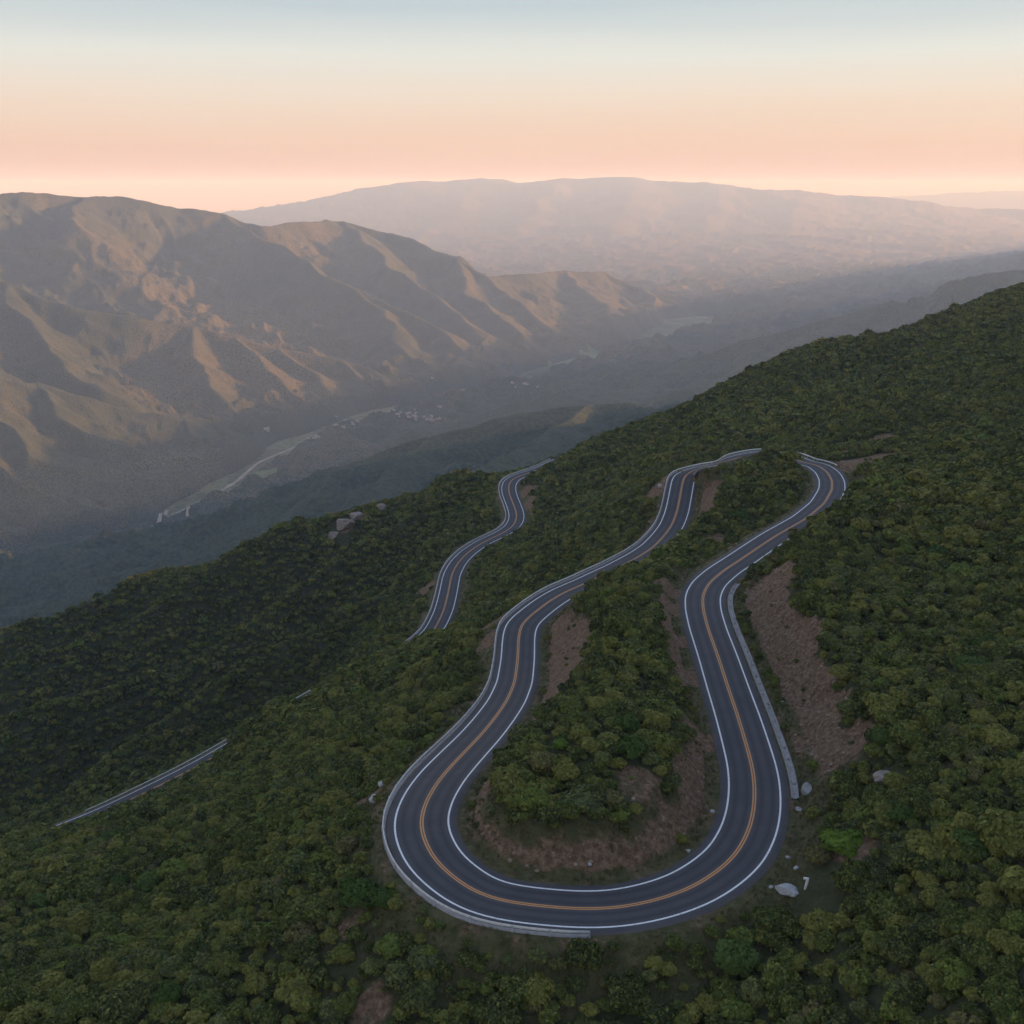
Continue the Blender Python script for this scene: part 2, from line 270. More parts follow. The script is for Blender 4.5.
def near_z(x, y, detail=True):
    z = near_raw(x, y)
    # spurs running down to the left on the valley side of the second ridge
    d1, h1, s1, i1 = line_dist(x, y, ROAD, True, 3, 60)
    d2, h2, s2, i2 = line_dist(x, y, LROAD, False, 3, 60)
    wl = (y-x)*.707+fbm(x, y, 130, 3, seed=9)*20
    w = sstep(60, -110, x)*sstep(340, 430, y)*sstep(668, 588, y)*sstep(8, 48, d2)
    sh = np.abs(((wl/76) % 1)*2-1); z = z+w*42*(sh-.5-.12*np.sin(sh*3.14))
    z = z+w*fbm(x+y*.8, (y-x)*1.3, 38, 3, .5, True, seed=44)*3
    z = z+fbm(x, y, 60, 4, seed=3)*3.2*sstep(350, 500, y)+fbm(x, y, 26, 4, seed=6)*1.3
    z = z-1.9*sstep(7, 18, np.minimum(d1, d2))
    for tx, ty, tr, th in ((188, 680, 17, 4.0), (-34.5, 640, 15, 3.6)): z = z+th*np.exp(-((x-tx)**2+(y-ty)**2)/tr**2)
    ka, kb = CUT_I; tp = sstep(ka, ka+22, i1)*sstep(kb, kb-16, i1)*(s1 > 0)*(d1 < 45)
    hc = h1+np.clip(d1-8.0, 0, 9.5)*1.15+fbm(x, y, 9, 4, seed=14)*1.3+sstep(8, 12, d1)*1.1*fbm(i1*1., d1*.25, 6.5, 3, seed=18)
    z = np.where(tp > 0, z+(np.maximum(z, hc)-z)*tp, z); face = tp*sstep(7.8, 9.5, d1)*sstep(17.5, 14.5, d1+7*fbm(x, y, 8, 3, seed=15))
    cut = np.zeros(x.shape)
    for d, h, flat in ((d1, h1, 6.6), (d2, h2, 6.4)):
        dd = np.maximum(d-flat, 0); rg = fbm(x, y, 7, 3, seed=8)*1.1
        hi = h-.12+dd*1.15+np.minimum(dd, 3)*rg*.3; lo = h-.12-dd*.75-np.minimum(dd, 3)*.12
        hi = np.where(d < 55, hi, 1e9); lo = np.where(d < 55, lo, -1e9)
        cut = np.maximum(cut, np.where(d < 55, np.clip(z-hi, 0, 3)/3*sstep(0, 1.2, dd), 0))
        z = np.clip(z, lo, hi)
    cut = np.maximum(cut*sstep(19, 14, np.minimum(d1, d2)+2*fbm(x, y, 9, 3, seed=16)), face)
    return z, d1, d2, cut, s1, i1
def height(x, y):
    zn, d1, d2, cut, s1, i1 = near_z(x, y)
    rad = np.hypot(x, y); t = sstep(880, 1250, rad)
    zf = np.where(rad > 860, 0, zn)
    m = rad > 860
    if m.any(): zf[m] = far_z(x[m], y[m])[0]
    return zn*(1-t)+zf*t, d1, d2, cut, s1, i1

# ------------------------------------------------------------ materials
def new_mat(name, base=(.1, .1, .1), rough=.9):
    m = bpy.data.materials.new(name); m.use_nodes = True
    b = m.node_tree.nodes['Principled BSDF']; b.inputs['Base Color'].default_value = (*base, 1); b.inputs['Roughness'].default_value = rough
    b.inputs['Specular IOR Level'].default_value = .25
    return m, m.node_tree, b
class NB:
    def __init__(s, nt): s.nt = nt; s.co = nt.nodes.new('ShaderNodeNewGeometry').outputs['Position']
    def noise(s, scale, detail=4, rough=.6, vec=None, out='Fac'):
        n = s.nt.nodes.new('ShaderNodeTexNoise'); n.inputs['Scale'].default_value = scale; n.inputs['Detail'].default_value = detail; n.inputs['Roughness'].default_value = rough
        s.nt.links.new(vec or s.co, n.inputs['Vector']); return n.outputs[out]
    def vor(s, scale, vec=None, out='Distance'):
        n = s.nt.nodes.new('ShaderNodeTexVoronoi'); n.inputs['Scale'].default_value = scale
        s.nt.links.new(vec or s.co, n.inputs['Vector']); return n.outputs[out]
    def ramp(s, fac, stops):
        r = s.nt.nodes.new('ShaderNodeValToRGB'); el = r.color_ramp.elements
        c4 = lambda c: (*c, 1) if hasattr(c, '__len__') else (c, c, c, 1)
        el[0].position, el[0].color = stops[0][0], c4(stops[0][1]); el[1].position, el[1].color = stops[-1][0], c4(stops[-1][1])
        for p, c in stops[1:-1]: el.new(p).color = c4(c)
        s.nt.links.new(fac, r.inputs[0]); return r.outputs[0]
    def mix(s, fac, a, b, mode='MIX'):
        m = s.nt.nodes.new('ShaderNodeMix'); m.data_type = 'RGBA'; m.blend_type = mode
        for i, v in ((0, fac), (6, a), (7, b)):
            if hasattr(v, 'is_linked') or isinstance(v, bpy.types.NodeSocket): s.nt.links.new(v, m.inputs[i])
            elif i == 0: m.inputs[i].default_value = v
            else: m.inputs[i].default_value = (*v, 1)
        return m.outputs[2]
    def math(s, op, a, b=0.0):
        m = s.nt.nodes.new('ShaderNodeMath'); m.operation = op
        for i, v in ((0, a), (1, b)):
            if isinstance(v, bpy.types.NodeSocket): s.nt.links.new(v, m.inputs[i])
            else: m.inputs[i].default_value = v
        return m.outputs[0]
    def attr(s, name, typ='GEOMETRY'):
        n = s.nt.nodes.new('ShaderNodeAttribute'); n.attribute_name = name; n.attribute_type = typ; return n.outputs['Fac']
    def bump(s, h, strength, dist, b):
        n = s.nt.nodes.new('ShaderNodeBump'); n.inputs['Strength'].default_value = strength; n.inputs['Distance'].default_value = dist
        s.nt.links.new(h, n.inputs['Height']); s.nt.links.new(n.outputs[0], b.inputs['Normal'])

def hillside_mat():
    m, nt, b = new_mat('hillside_soil'); N = NB(nt)
    soil = N.ramp(N.noise(.35, 6, .7), [(.3, (.034, .042, .016)), (.5, (.055, .062, .024)), (.72, (.085, .078, .036))])
    grass = N.ramp(N.noise(.5, 6, .75), [(.3, (.045, .052, .018)), (.52, (.095, .092, .036)), (.72, (.17, .135, .070))])
    dirt = N.ramp(N.noise(1.2, 7, .8), [(.28, (.045, .030, .018)), (.46, (.14, .086, .050)), (.58, (.25, .160, .098)), (.72, (.42, .33, .25))])
    mr = N.attr('verge'); c = N.mix(mr, soil, grass)
    edge = N.math('ADD', N.attr('bare'), N.math('MULTIPLY', N.math('SUBTRACT', N.noise(.28, 5, .7), .5), 1.3))
    c = N.mix(N.ramp(edge, [(.42, 0.0), (.62, 1.0)]), c, dirt)
    nt.links.new(c, b.inputs['Base Color'])
    h = N.math('ADD', N.noise(.9, 7, .75), N.math('MULTIPLY', N.vor(1.3), .35)); N.bump(h, .9, .9, b)
    return m
def forest_mat(name, cell, dark, mid, dry, bare=(.16, .11, .075), barepos=.66):
    """far wooded or scrubby slopes: canopy grain, drier and greener stretches, bare patches"""
    m, nt, b = new_mat(name); N = NB(nt)
    big = N.noise(.0011, 5, .6); c = N.mix(N.ramp(big, [(.42, 0.0), (.68, 1.0)]), mid, dry)
    grain = N.vor(cell); fine = N.noise(cell*1.7, 3, .7)
    c = N.mix(N.ramp(N.math('ADD', grain, N.math('MULTIPLY', fine, .5)), [(.35, 0.0), (.95, 1.0)]), c, dark)
    pat = N.noise(.0045, 6, .72); c = N.mix(N.ramp(pat, [(barepos, 0.0), (barepos+.06, .8)]), c, bare)
    nt.links.new(c, b.inputs['Base Color'])
    h = N.math('ADD', N.math('MULTIPLY', grain, -1), N.math('MULTIPLY', fine, .8))
    if cell > .02: N.bump(h, .8, .55/cell, b)
    return m
def floor_mat():
    m, nt, b = new_mat('valley_ground'); N = NB(nt)
    n1 = N.noise(.0022, 6, .7); c = N.ramp(n1, [(.36, (.030, .045, .020)), (.49, (.045, .062, .026)), (.53, (.10, .12, .05)), (.60, (.13, .135, .065)), (.70, (.06, .07, .03))])
    v = N.vor(.006, out='Color'); sp = nt.nodes.new('ShaderNodeSeparateColor'); nt.links.new(v, sp.inputs[0])
    c = N.mix(N.math('MULTIPLY', sp.outputs[0], .45), c, (.14, .13, .07))
    c = N.mix(N.ramp(N.vor(.05), [(.2, .75), (.45, 0.0)]), c, (.03, .04, .018))
    nt.links.new(c, b.inputs['Base Color']); N.bump(N.noise(.05, 4), .6, 8, b)
    return m
M = {}
M['hill'] = hillside_mat()
M['range'] = forest_mat('scrub_slopes', .16, (.018, .032, .020), (.042, .062, .034), (.19, .150, .072))
M['ridge'] = forest_mat('wooded_slopes', .11, (.012, .028, .014), (.034, .062, .026), (.050, .072, .030), barepos=.74)
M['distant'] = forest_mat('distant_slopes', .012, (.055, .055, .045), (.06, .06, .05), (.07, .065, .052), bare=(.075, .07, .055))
M['floor'] = floor_mat()

# ------------------------------------------------------------ build terrain meshes on one height function
def angles(fine, nf, nc):
    a1 = np.linspace(-fine, fine, nf); a2 = np.linspace(fine, 360-fine, nc)[1:-1]
    return np.radians(np.r_[a1, a2])
def polar(rads, ang):
    rr, aa = np.meshgrid(rads, ang, indexing='ij'); return rr*np.sin(aa), rr*np.cos(aa)
def ring_faces(nr, na, off=0):
    i = np.arange(nr-1)[:, None]; j = np.arange(na)[None, :]; j2 = (j+1) % na
    return np.stack([i*na+j, i*na+j2, (i+1)*na+j2, (i+1)*na+j], -1).reshape(-1, 4)+off
Q = 1.0
ang = angles(29, int(760*Q), 90); rads = np.r_[np.geomspace(12, 82, 24), np.geomspace(84, 1300, int(820*Q))]
NX, NY = polar(rads, ang); NZ, d1, d2, cut, s1, i1 = height(NX.ravel(), NY.ravel())
d1f, d2f = d1, d2
# land cover on the hillside: bare cuttings, worn verges, grass near the asphalt
xr, yr = NX.ravel(), NY.ravel()
PATCH = [(676,640,4,1),(672,610,4,1),(690,680,4,.9),(700,740,4,.9),(668,588,4,1),(690,562,5,.7),(720,540,5,.6),(855,852,3,.9),(868,462,12,.9),(848,452,7,.8),(880,443,8,.8),(528,490,8,.8),(532,502,7,.8),(365,800,4,.8),(352,925,2.5,.7),(372,1010,3,.7),(345,528,6,.9),(360,520,4,.9),(383,507,4,.9),(498,640,6,.8),(490,625,5,.8),(662,485,6,1),(508,498,7,.8),(425,590,7,.7),(655,520,4,.6),(905,385,8,.55),(640,785,5,.6),(268,716,6,.8),(225,752,6,.6)]
def sample_ground(px, py, Y0=40, Y1=1200):
    """where the sight line through a pixel first meets the ground"""
    Ys = np.geomspace(Y0, Y1, 900); p = at_Y(np.full(900, float(px)), np.full(900, float(py)), Ys)
    z = height(p[:, 0].copy(), p[:, 1].copy())[0]; k = np.argmax(p[:, 2] < z)
    return np.array([p[k, 0], p[k, 1], z[k]])
bare = cut.copy()*.95
for px, py, r, s in PATCH:
    g = sample_ground(px, py); d = np.hypot(xr-g[0], yr-g[1]); bare = np.maximum(bare, s*sstep(r*1.3, r*.5, d))
dmin = np.minimum(d1, d2)
verge = sstep(14, 8, dmin); bare = np.maximum(bare, .42*sstep(9.5, 6.5, dmin))
hill = mesh_obj('hillside', np.c_[xr, yr, NZ], ring_faces(len(rads), len(ang)), M['hill'], smooth=True)
attr(hill, 'bare', bare); attr(hill, 'verge', verge); tag(hill, kind='structure')
HG = (rads, ang)

ang2 = angles(31, int(900*Q), 80); rads2 = np.r_[np.geomspace(1240, 11000, int(760*Q)), np.geomspace(11300, 46000, int(150*Q))]
FX, FY = polar(rads2, ang2); fx, fy = FX.ravel(), FY.ravel()
FZ, lab, names, hab = far_z(fx, fy)
t = sstep(880, 1250, np.hypot(fx, fy)); mk = t < 1
if mk.any(): FZ[mk] = FZ[mk]*t[mk]+near_z(fx[mk], fy[mk])[0]*(1-t[mk])
faces = ring_faces(len(rads2), len(ang2)); fl = lab[faces]; flab = np.max(fl, 1)
info = {'A': ('mountain_range', 'range'), 'B': ('mountain_spur', 'range'), 'C': ('foothill', 'range'), 'D': ('wooded_hill', 'ridge'), 'E': ('valley_ridge', 'ridge'), 'K': ('far_ridge', 'range'), 'R': ('added_shade_range', 'range'), 'G': ('distant_mountains', 'distant'), 'Q': ('distant_mountains', 'distant')}
for li in [-1]+list(range(len(names))):
    f = faces[flab == li]
    if not len(f): continue
    used, inv = np.unique(f, return_inverse=True); nm, mt = ('valley_floor', 'floor') if li < 0 else info[names[li]]
    o = mesh_obj(nm, np.c_[fx, fy, FZ][used], inv.reshape(f.shape), M[mt], smooth=True); tag(o, kind='structure')


# ------------------------------------------------------------ roads
def frames(L, closed):
    n = len(L); i = np.arange(n)
    if closed: d = L[(i+1) % n]-L[(i-1) % n]
    else: d = L[np.minimum(i+1, n-1)]-L[np.maximum(i-1, 0)]
    t = d[:, :2]/np.linalg.norm(d[:, :2], axis=1)[:, None]; return np.c_[-t[:, 1], t[:, 0]]      # left-hand normals
def sweep(name, L, prof, closed, mat, parent=None, i0=0, i1=None, caps=False, smooth_=False):
    """profile of (offset to the left, height) pairs swept along L"""
    N_ = frames(L, closed)
    if i1 is not None: L, N_, closed = L[i0:i1], N_[i0:i1], False
    n, k = len(L), len(prof); V = np.zeros((n, k, 3))
    for j, (o, h) in enumerate(prof): V[:, j, :2] = L[:, :2]+N_*o; V[:, j, 2] = L[:, 2]+h
    m = n if closed else n-1; i = np.arange(m)[:, None]; j = np.arange(k-1)[None, :]; i2 = (i+1) % n
    Fc = np.stack([i*k+j, i*k+j+1, i2*k+j+1, i2*k+j], -1).reshape(-1, 4)
    return mesh_obj(name, V.reshape(-1, 3), Fc, mat, parent, smooth_)
def asphalt_mat():
    m, nt, b = new_mat('asphalt', rough=.75); N = NB(nt)
    c = N.ramp(N.noise(.25, 5, .7), [(.3, (.040, .042, .050)), (.7, (.072, .070, .074))])
    c = N.mix(N.math('MULTIPLY', N.noise(14, 3, .8), .5), c, (.095, .092, .095))
    off = N.math('ABSOLUTE', N.attr('across')); lane = N.math('ABSOLUTE', N.math('SUBTRACT', off, 1.85))
    wear = N.math('ABSOLUTE', N.math('SUBTRACT', lane, .8))                                       # polished wheel tracks
    c = N.mix(N.ramp(wear, [(.05, .7), (.55, 0.0)]), c, (.036, .036, .042))
    dirt = N.math('ADD', off, N.math('MULTIPLY', N.noise(.5, 5, .8), 1.1))
    c = N.mix(N.ramp(N.math('MULTIPLY', dirt, .1), [(.51, 0.0), (.57, .75)]), c, (.13, .105, .085))
    nt.links.new(c, b.inputs['Base Color']); N.bump(N.noise(30, 2), .3, .02, b); return m
def paint_mat(name, col, wear):
    m, nt, b = new_mat(name, rough=.6); N = NB(nt)
    c = N.mix(N.ramp(N.noise(2.2, 6, .85), [(wear, 0.0), (wear+.14, .6)]), col, (.10, .10, .105)); nt.links.new(c, b.inputs['Base Color']); return m
def stone_mat(name, lo, hi, sc=1.5):
    m, nt, b = new_mat(name); N = NB(nt); c = N.ramp(N.noise(sc, 7, .75), [(.3, lo), (.7, hi)]); nt.links.new(c, b.inputs['Base Color'])
    N.bump(N.noise(sc*2, 6, .7), .7, .15, b); return m
M['asphalt'] = asphalt_mat(); M['white'] = paint_mat('white_paint', (.74, .74, .73), .53); M['yellow'] = paint_mat('yellow_paint', (.56, .27, .10), .54)
M['concrete'] = stone_mat('concrete', (.20, .19, .185), (.36, .34, .33), 1.1)
M['rock'] = stone_mat('rock', (.16, .12, .095), (.34, .29, .25), .7); M['pale_rock'] = stone_mat('pale_rock', (.24, .24, .245), (.50, .50, .51), 1.6)
M['steel'], nt, b = new_mat('galvanised_steel', (.62, .64, .66), .45); b.inputs['Metallic'].default_value = .35
N = NB(nt); nt.links.new(N.ramp(N.noise(1.3, 5, .7), [(.3, (.60, .61, .62)), (.7, (.86, .87, .88))]), b.inputs['Base Color'])
M['post'], _, b = new_mat('steel_post', (.40, .41, .42), .5)
def road(name, L, closed, hw):
    prof = [(-hw-.35, -.5), (-hw, 0), (-hw+.9, .02)]+[(o, .05-.05*abs(o)/hw) for o in np.linspace(-3.6, 3.6, 15)]+[(hw-.9, .02), (hw, 0), (hw+.35, -.5)]
    prof = [(o, h+.06) for o, h in prof]
    r = sweep(name, L, prof, closed, M['asphalt'], smooth_=True); attr(r, 'across', np.tile([p[0] for p in prof], len(L))); tag(r, kind='structure')
    hz = lambda o: .06+.05-.05*abs(o)/hw+.016
    for o, w in ((3.7, .13), (-3.7, .13)): sweep('edge_line', L, [(o-w, hz(o-w)), (o+w, hz(o+w))], closed, M['white'], r)
    for o in (.17, -.17): sweep('centre_line', L, [(o-.105, hz(o-.105)), (o+.105, hz(o+.105))], closed, M['yellow'], r)
    return r
main_road = road('road', ROAD, True, 4.85); low_road = road('road', LROAD, False, 4.85)
RP = np.c_[project(ROAD)[0], project(ROAD)[1]]; LP = np.c_[project(LROAD)[0], project(LROAD)[1]]
def near_i(PX, x, y): return int(np.argmin((PX[:, 0]-x)**2+(PX[:, 1]-y)**2))
def box(V, Fc, c, hx, hy, z0, z1, ax):
    """an upright box added to lists; ax = unit vector of its hx axis"""
    b_ = len(V); ay = (-ax[1], ax[0])
    for z in (z0, z1):
        for sx, sy in ((-1, -1), (1, -1), (1, 1), (-1, 1)): V.append((c[0]+ax[0]*hx*sx+ay[0]*hy*sy, c[1]+ax[1]*hx*sx+ay[1]*hy*sy, z))
    Fc += [(b_, b_+3, b_+2, b_+1), (b_+4, b_+5, b_+6, b_+7)]+[(b_+i, b_+(i+1) % 4, b_+4+(i+1) % 4, b_+4+i) for i in range(4)]
def guardrail(L, i0, i1, side, off, label, closed=False, post_step=4):
    if i1 < i0: L = np.roll(L, -i0, axis=0); i1 = i1-i0+len(L) if closed else i1; i0 = 0
    mid = L[(i0+i1)//2]; root = empty('guardrail', tuple(mid)); tag(root, label, 'guardrail', 'guardrails on the valley side of the roads')
    Lr = L-np.array(mid); s = side; z = .62
    w = [(.0, -.19), (.09, -.13), (.0, -.05), (0, .05), (.09, .13), (0, .19)]
    prof = [(s*(off-a_), z+h_) for a_, h_ in w]+[(s*(off+.03-a_), z+h_) for a_, h_ in reversed(w)]; prof.append(prof[0])
    sweep('beam', Lr, prof, False, M['steel'], root, i0, i1)
    Nn = frames(Lr, False); stp = post_step
    ids = list(range(i0, i1, stp))[:100]
    base = None
    for i in ids:
        c = Lr[i, :2]+Nn[i]*s*(off+.13)
        if base is None:
            V, Fc = [], []; box(V, Fc, (0, 0), .06, .09, -.9, .74, (1, 0)); base = mesh_obj('post', V, Fc, M['post'], root); o = base
        else: o = base.copy(); COL.objects.link(o); o.parent = root
        o.location = (c[0], c[1], Lr[i, 2]); o.rotation_euler = (0, 0, math.atan2(Nn[i, 1], Nn[i, 0]))
    return root
def kerb(L, i0, i1, a_, b_, h, name='kerb', mat='concrete', closed=False):
    o = sweep(name, L, [(a_, -.4), (a_, h), (b_, h), (b_, -.6)], closed, M[mat], None, i0, i1); tag(o, kind='structure'); return o
ia, ib = near_i(RP, 588, 911), near_i(RP, 764, 452)
guardrail(ROAD, ia, ib, 1, 5.35, 'long pale guardrail round the outside of the hairpin and up the left road', post_step=4)
kerb(ROAD, ia, ib, 5.02, 5.48, .10)
ic, id_ = near_i(RP, 786, 457), near_i(RP, 824, 470)
guardrail(ROAD, ic, id_, 1, 5.35, 'short white guardrail on the far bend behind the round wooded mound')
ie, if_ = 1, near_i(LP, 385, 661)
guardrail(LROAD, ie, if_, -1, 5.35, 'pale guardrail along the S-bend of the lower road', post_step=5)
kerb(LROAD, ie, if_, -5.48, -5.02, .10)
ig, ih = near_i(LP, 316, 697), near_i(LP, 262, 730)
guardrail(LROAD, ig, ih, -1, 5.35, 'small isolated stretch of guardrail glimpsed between the trees', post_step=5)
ii_, ij = near_i(LP, 232, 747), near_i(LP, 80, 822)
guardrail(LROAD, ii_, ij, -1, 5.35, 'guardrail on the lowest visible stretch of road at the left', post_step=5)
# concrete drain beside the cutting on the right road
ik, il = near_i(RP, 712, 580), near_i(RP, 755, 800)
dr = sweep('drain_channel', ROAD, [(5.25, -.3), (5.25, .14), (5.45, .14), (5.5, .03), (6.0, .03), (6.05, .2), (6.35, .2), (6.4, -.3)], False, M['concrete'], None, ik, il); tag(dr, kind='structure')
im, in_ = near_i(RP, 424, 790), near_i(RP, 440, 868)
kerb(ROAD, im, in_, -5.6, -4.86, .10)

# ------------------------------------------------------------ ground lookup on the hillside grid
ZG = NZ.reshape(NX.shape); nfine = int(760*Q)
EL = ZG[:, :nfine]/rads[:, None]; ELM = np.maximum.accumulate(EL, 0)
BG, DG = bare.reshape(NX.shape), dmin.reshape(NX.shape)
afine = ang[:nfine]
def grid_lookup(x, y):
    r = np.hypot(x, y); a_ = np.arctan2(x, y)
    fi = np.interp(r, rads, np.arange(len(rads))); fj = (a_-afine[0])/(afine[1]-afine[0])
    i = np.clip(fi.astype(int), 0, len(rads)-2); j = np.clip(fj.astype(int), 0, nfine-2); u = fi-i; v = np.clip(fj-j, 0, 1)
    bl = lambda G: (G[i, j]*(1-u)+G[i+1, j]*u)*(1-v)+(G[i, j+1]*(1-u)+G[i+1, j+1]*u)*v
    return bl(ZG), bl(BG), bl(DG), ELM[np.clip(i-1, 0, None), j], r
def ground_z(x, y):
    z = grid_lookup(np.array([x], float), np.array([y], float))[0]; return float(z[0])

# ------------------------------------------------------------ shrubs
def leaf_mat(name, lo, mid, hi, vary=True):
    m, nt, b = new_mat(name, rough=.7); N = NB(nt); oi = nt.nodes.new('ShaderNodeObjectInfo')
    b.inputs['Specular IOR Level'].default_value = .15
    reg = N.noise(.012, 4, .7, vec=oi.outputs['Location']); rnd = oi.outputs['Random']
    k = N.math('ADD', N.math('MULTIPLY', reg, .7), N.math('MULTIPLY', rnd, .75)) if vary else N.math('MULTIPLY', rnd, 1.0)
    c = N.ramp(k, [(.35, lo), (.7, mid), (1.0, hi)] if vary else [(0, lo), (.5, mid), (1, hi)])
    if vary:
        wn = nt.nodes.new('ShaderNodeTexWhiteNoise'); nt.links.new(oi.outputs['Location'], wn.inputs[0]); kind = wn.outputs['Value']
        c = N.mix(N.ramp(kind, [(.84, 0.0), (.86, .6)]), c, (.085, .11, .05)); c = N.mix(N.ramp(kind, [(.93, 0.0), (.94, .8)]), c, (.11, .085, .04)); c = N.mix(N.ramp(kind, [(.955, 0.0), (.96, .9)]), c, (.10, .15, .025))
        c = N.mix(N.ramp(kind, [(.02, .8), (.12, .7), (.13, 0.0)]), c, (.018, .036, .016))
    lf = N.attr('leaf'); c = N.mix(N.math('MULTIPLY', lf, .55), c, tuple(min(1, v*2.0) for v in hi) if vary else hi)
    nt.links.new(c, b.inputs['Base Color'])
    tr = nt.nodes.new('ShaderNodeBsdfTranslucent'); nt.links.new(c, tr.inputs[0]); ms = nt.nodes.new('ShaderNodeMixShader'); ms.inputs[0].default_value = .18
    o_ = nt.nodes['Material Output']; nt.links.new(b.outputs[0], ms.inputs[1]); nt.links.new(tr.outputs[0], ms.inputs[2]); nt.links.new(ms.outputs[0], o_.inputs['Surface'])
    return m
M['leaf'] = leaf_mat('scrub_leaves', (.019, .036, .010), (.060, .088, .018), (.160, .158, .036))
M['bright'] = leaf_mat('bright_leaves', (.07, .13, .012), (.09, .16, .016), (.13, .20, .025), False)
M['fresh'] = leaf_mat('fresh_leaves', (.045, .085, .014), (.055, .098, .018), (.085, .13, .03), False)
M['grey'] = leaf_mat('grey_leaves', (.085, .11, .075), (.10, .125, .09), (.16, .18, .14), False)
M['bark'], _, _ = new_mat('bark', (.07, .05, .035))
def crown_mesh(name, seed, nleaf, size, tall=.8, lobes=None, keep_obj=True, mat=None, parent=None):
    """crown of unit radius: leaf sprays spread through the shells of several lobes"""
    g = np.random.default_rng(seed); lobes = lobes or int(g.integers(4, 10)); C_, R_ = [(0, 0, tall*.55)], [.62]
    for i in range(lobes):
        a_ = 2*math.pi*(i+g.uniform(-.3, .3))/lobes; rr = g.uniform(.38, .62)
        C_.append((rr*math.cos(a_), rr*math.sin(a_), tall*g.uniform(.35, .85))); R_.append(g.uniform(.30, .46))
    C_, R_ = np.array(C_), np.array(R_); pk = g.choice(len(R_), nleaf*3, p=R_**2/np.sum(R_**2))
    d = g.normal(size=(nleaf*3, 3)); d /= np.linalg.norm(d, axis=1)[:, None]; d[:, 2] = np.where(d[:, 2] < -.35, -d[:, 2], d[:, 2])
    p = C_[pk]+d*(R_[pk]*g.uniform(.80, 1.10, nleaf*3))[:, None]*np.array([1, 1, tall])
    inside = np.zeros(len(p), bool)
    for k in range(len(R_)): inside |= (np.linalg.norm((p-C_[k])/np.array([1, 1, tall]), axis=1) < R_[k]*.74)
    ok = np.where(~inside & (p[:, 2] > .02))[0][:nleaf]; p, d = p[ok], d[ok]; n_ = len(p)
    nn = d+g.normal(size=(n_, 3))*.55+np.array([0, 0, .25]); nn /= np.linalg.norm(nn, axis=1)[:, None]
    t1 = np.cross(nn, g.normal(size=(n_, 3))); t1 /= np.linalg.norm(t1, axis=1)[:, None]; t2 = np.cross(nn, t1)
    sz = size*g.uniform(.6, 1.35, n_)[:, None]; p = p*np.array([g.uniform(.82, 1.15), g.uniform(.82, 1.15), 1.])
    V = np.stack([p-t1*sz, p-t2*sz*.62+nn*sz*.15, p+t1*sz, p+t2*sz*.62+nn*sz*.15], 1).reshape(-1, 3)
    Fc = np.arange(4*n_).reshape(-1, 4)
    o = mesh_obj(name, V, Fc, mat or M['leaf'], parent)
    attr(o, 'leaf', np.repeat(np.clip(g.uniform(0, 1, n_)**2.2, 0, 1), 4)); return o
def stem_mesh(seed, parent=None):
    g = np.random.default_rng(seed); V, Fc = [], []
    for k in range(4):
        a_ = 2*math.pi*k/4+g.uniform(-.4, .4); tip = np.array([math.cos(a_)*.4, math.sin(a_)*.4, .62]); pts = [np.array([0, 0, -.25]), np.array([0, 0, .08]), tip*.55+np.array([0, 0, .08]), tip]
        rr = [.07, .055, .035, .012]; b0 = len(V)
        for p_, r_ in zip(pts, rr):
            for q in range(6): V.append((p_[0]+r_*math.cos(q*math.pi/3), p_[1]+r_*math.sin(q*math.pi/3), p_[2]))
        for s_ in range(3):
            for q in range(6): Fc.append((b0+s_*6+q, b0+s_*6+(q+1) % 6, b0+s_*6+6+(q+1) % 6, b0+s_*6+6+q))
    return mesh_obj('trunk', V, Fc, M['bark'], parent)

def scatter(cell, r0, r1, amax, seed):
    g = np.random.default_rng(seed); xm = r1*math.sin(amax)+5
    X, Y = np.meshgrid(np.arange(-xm, xm, cell), np.arange(0, r1, cell)); X = (X+g.uniform(-.5, .5, X.shape)*cell).ravel(); Y = (Y+g.uniform(-.5, .5, Y.shape)*cell).ravel()
    r = np.hypot(X, Y); a_ = np.arctan2(X, Y); k = (r > r0) & (r <= r1) & (np.abs(a_) < amax); return X[k], Y[k]
CLEARP = [(*sample_ground(a_, b_)[:2], c_) for a_, b_, c_ in ((788,893,3.2),(796,905,3),(775,905,3),(790,868,3),(802,838,3.5),(806,795,3),(808,812,3),(806,890,2.5),(812,905,2.5),(345,528,7),(340,536,6),(357,520,5),(885,784,2.5),(375,801,2.5),(384,788,2.5),(660,487,3),(855,852,2.5),(845,862,3),(663,722,2),(560,760,1.5),(382,508,4),(333,538,4),(740,462,5),(748,460,5),(756,459,4))]
pts = []
for (cell, r0, r1, s0, s1) in ((1.75, 70, 240, .72, 2.25), (1.95, 240, 480, .9, 2.2), (2.3, 480, 1000, 1.2, 2.5)):
    x, y = scatter(cell, r0, r1, R(28.5), int(r0)+5); z, bb, dd, el, r = grid_lookup(x, y)
    vis = (z+4.5)/r >= el-.002
    u = rng.uniform(0, 1, len(x)); clump = fbm(x, y, 14, 3, seed=21)
    sz = s0+(s1-s0)*np.clip(u**2.1*.85+.40*clump+.12, 0, 1)
    sz = np.where(bb > .45, sz*.55, sz)
    sz = sz*np.where(rng.uniform(0, 1, len(x)) < .05, 1.5, 1); sz *= np.where(dd < 12, .62+.38*sstep(7, 12, dd), 1)
    clr = np.ones(len(x), bool)
    for cx_, cy_, cr_ in CLEARP: clr &= np.hypot(x-cx_, y-cy_) > cr_
    ok = clr & vis & (dd > 6.1+sz*.78) & ((bb < .30+.25*u) | ((u < .11) & (dd > 9.5))) & (clump > -.75)
    ok &= ~((dd < 10) & (rng.uniform(0, 1, len(x)) < .35))
    pts.append(np.c_[x, y, z, sz, r][ok])
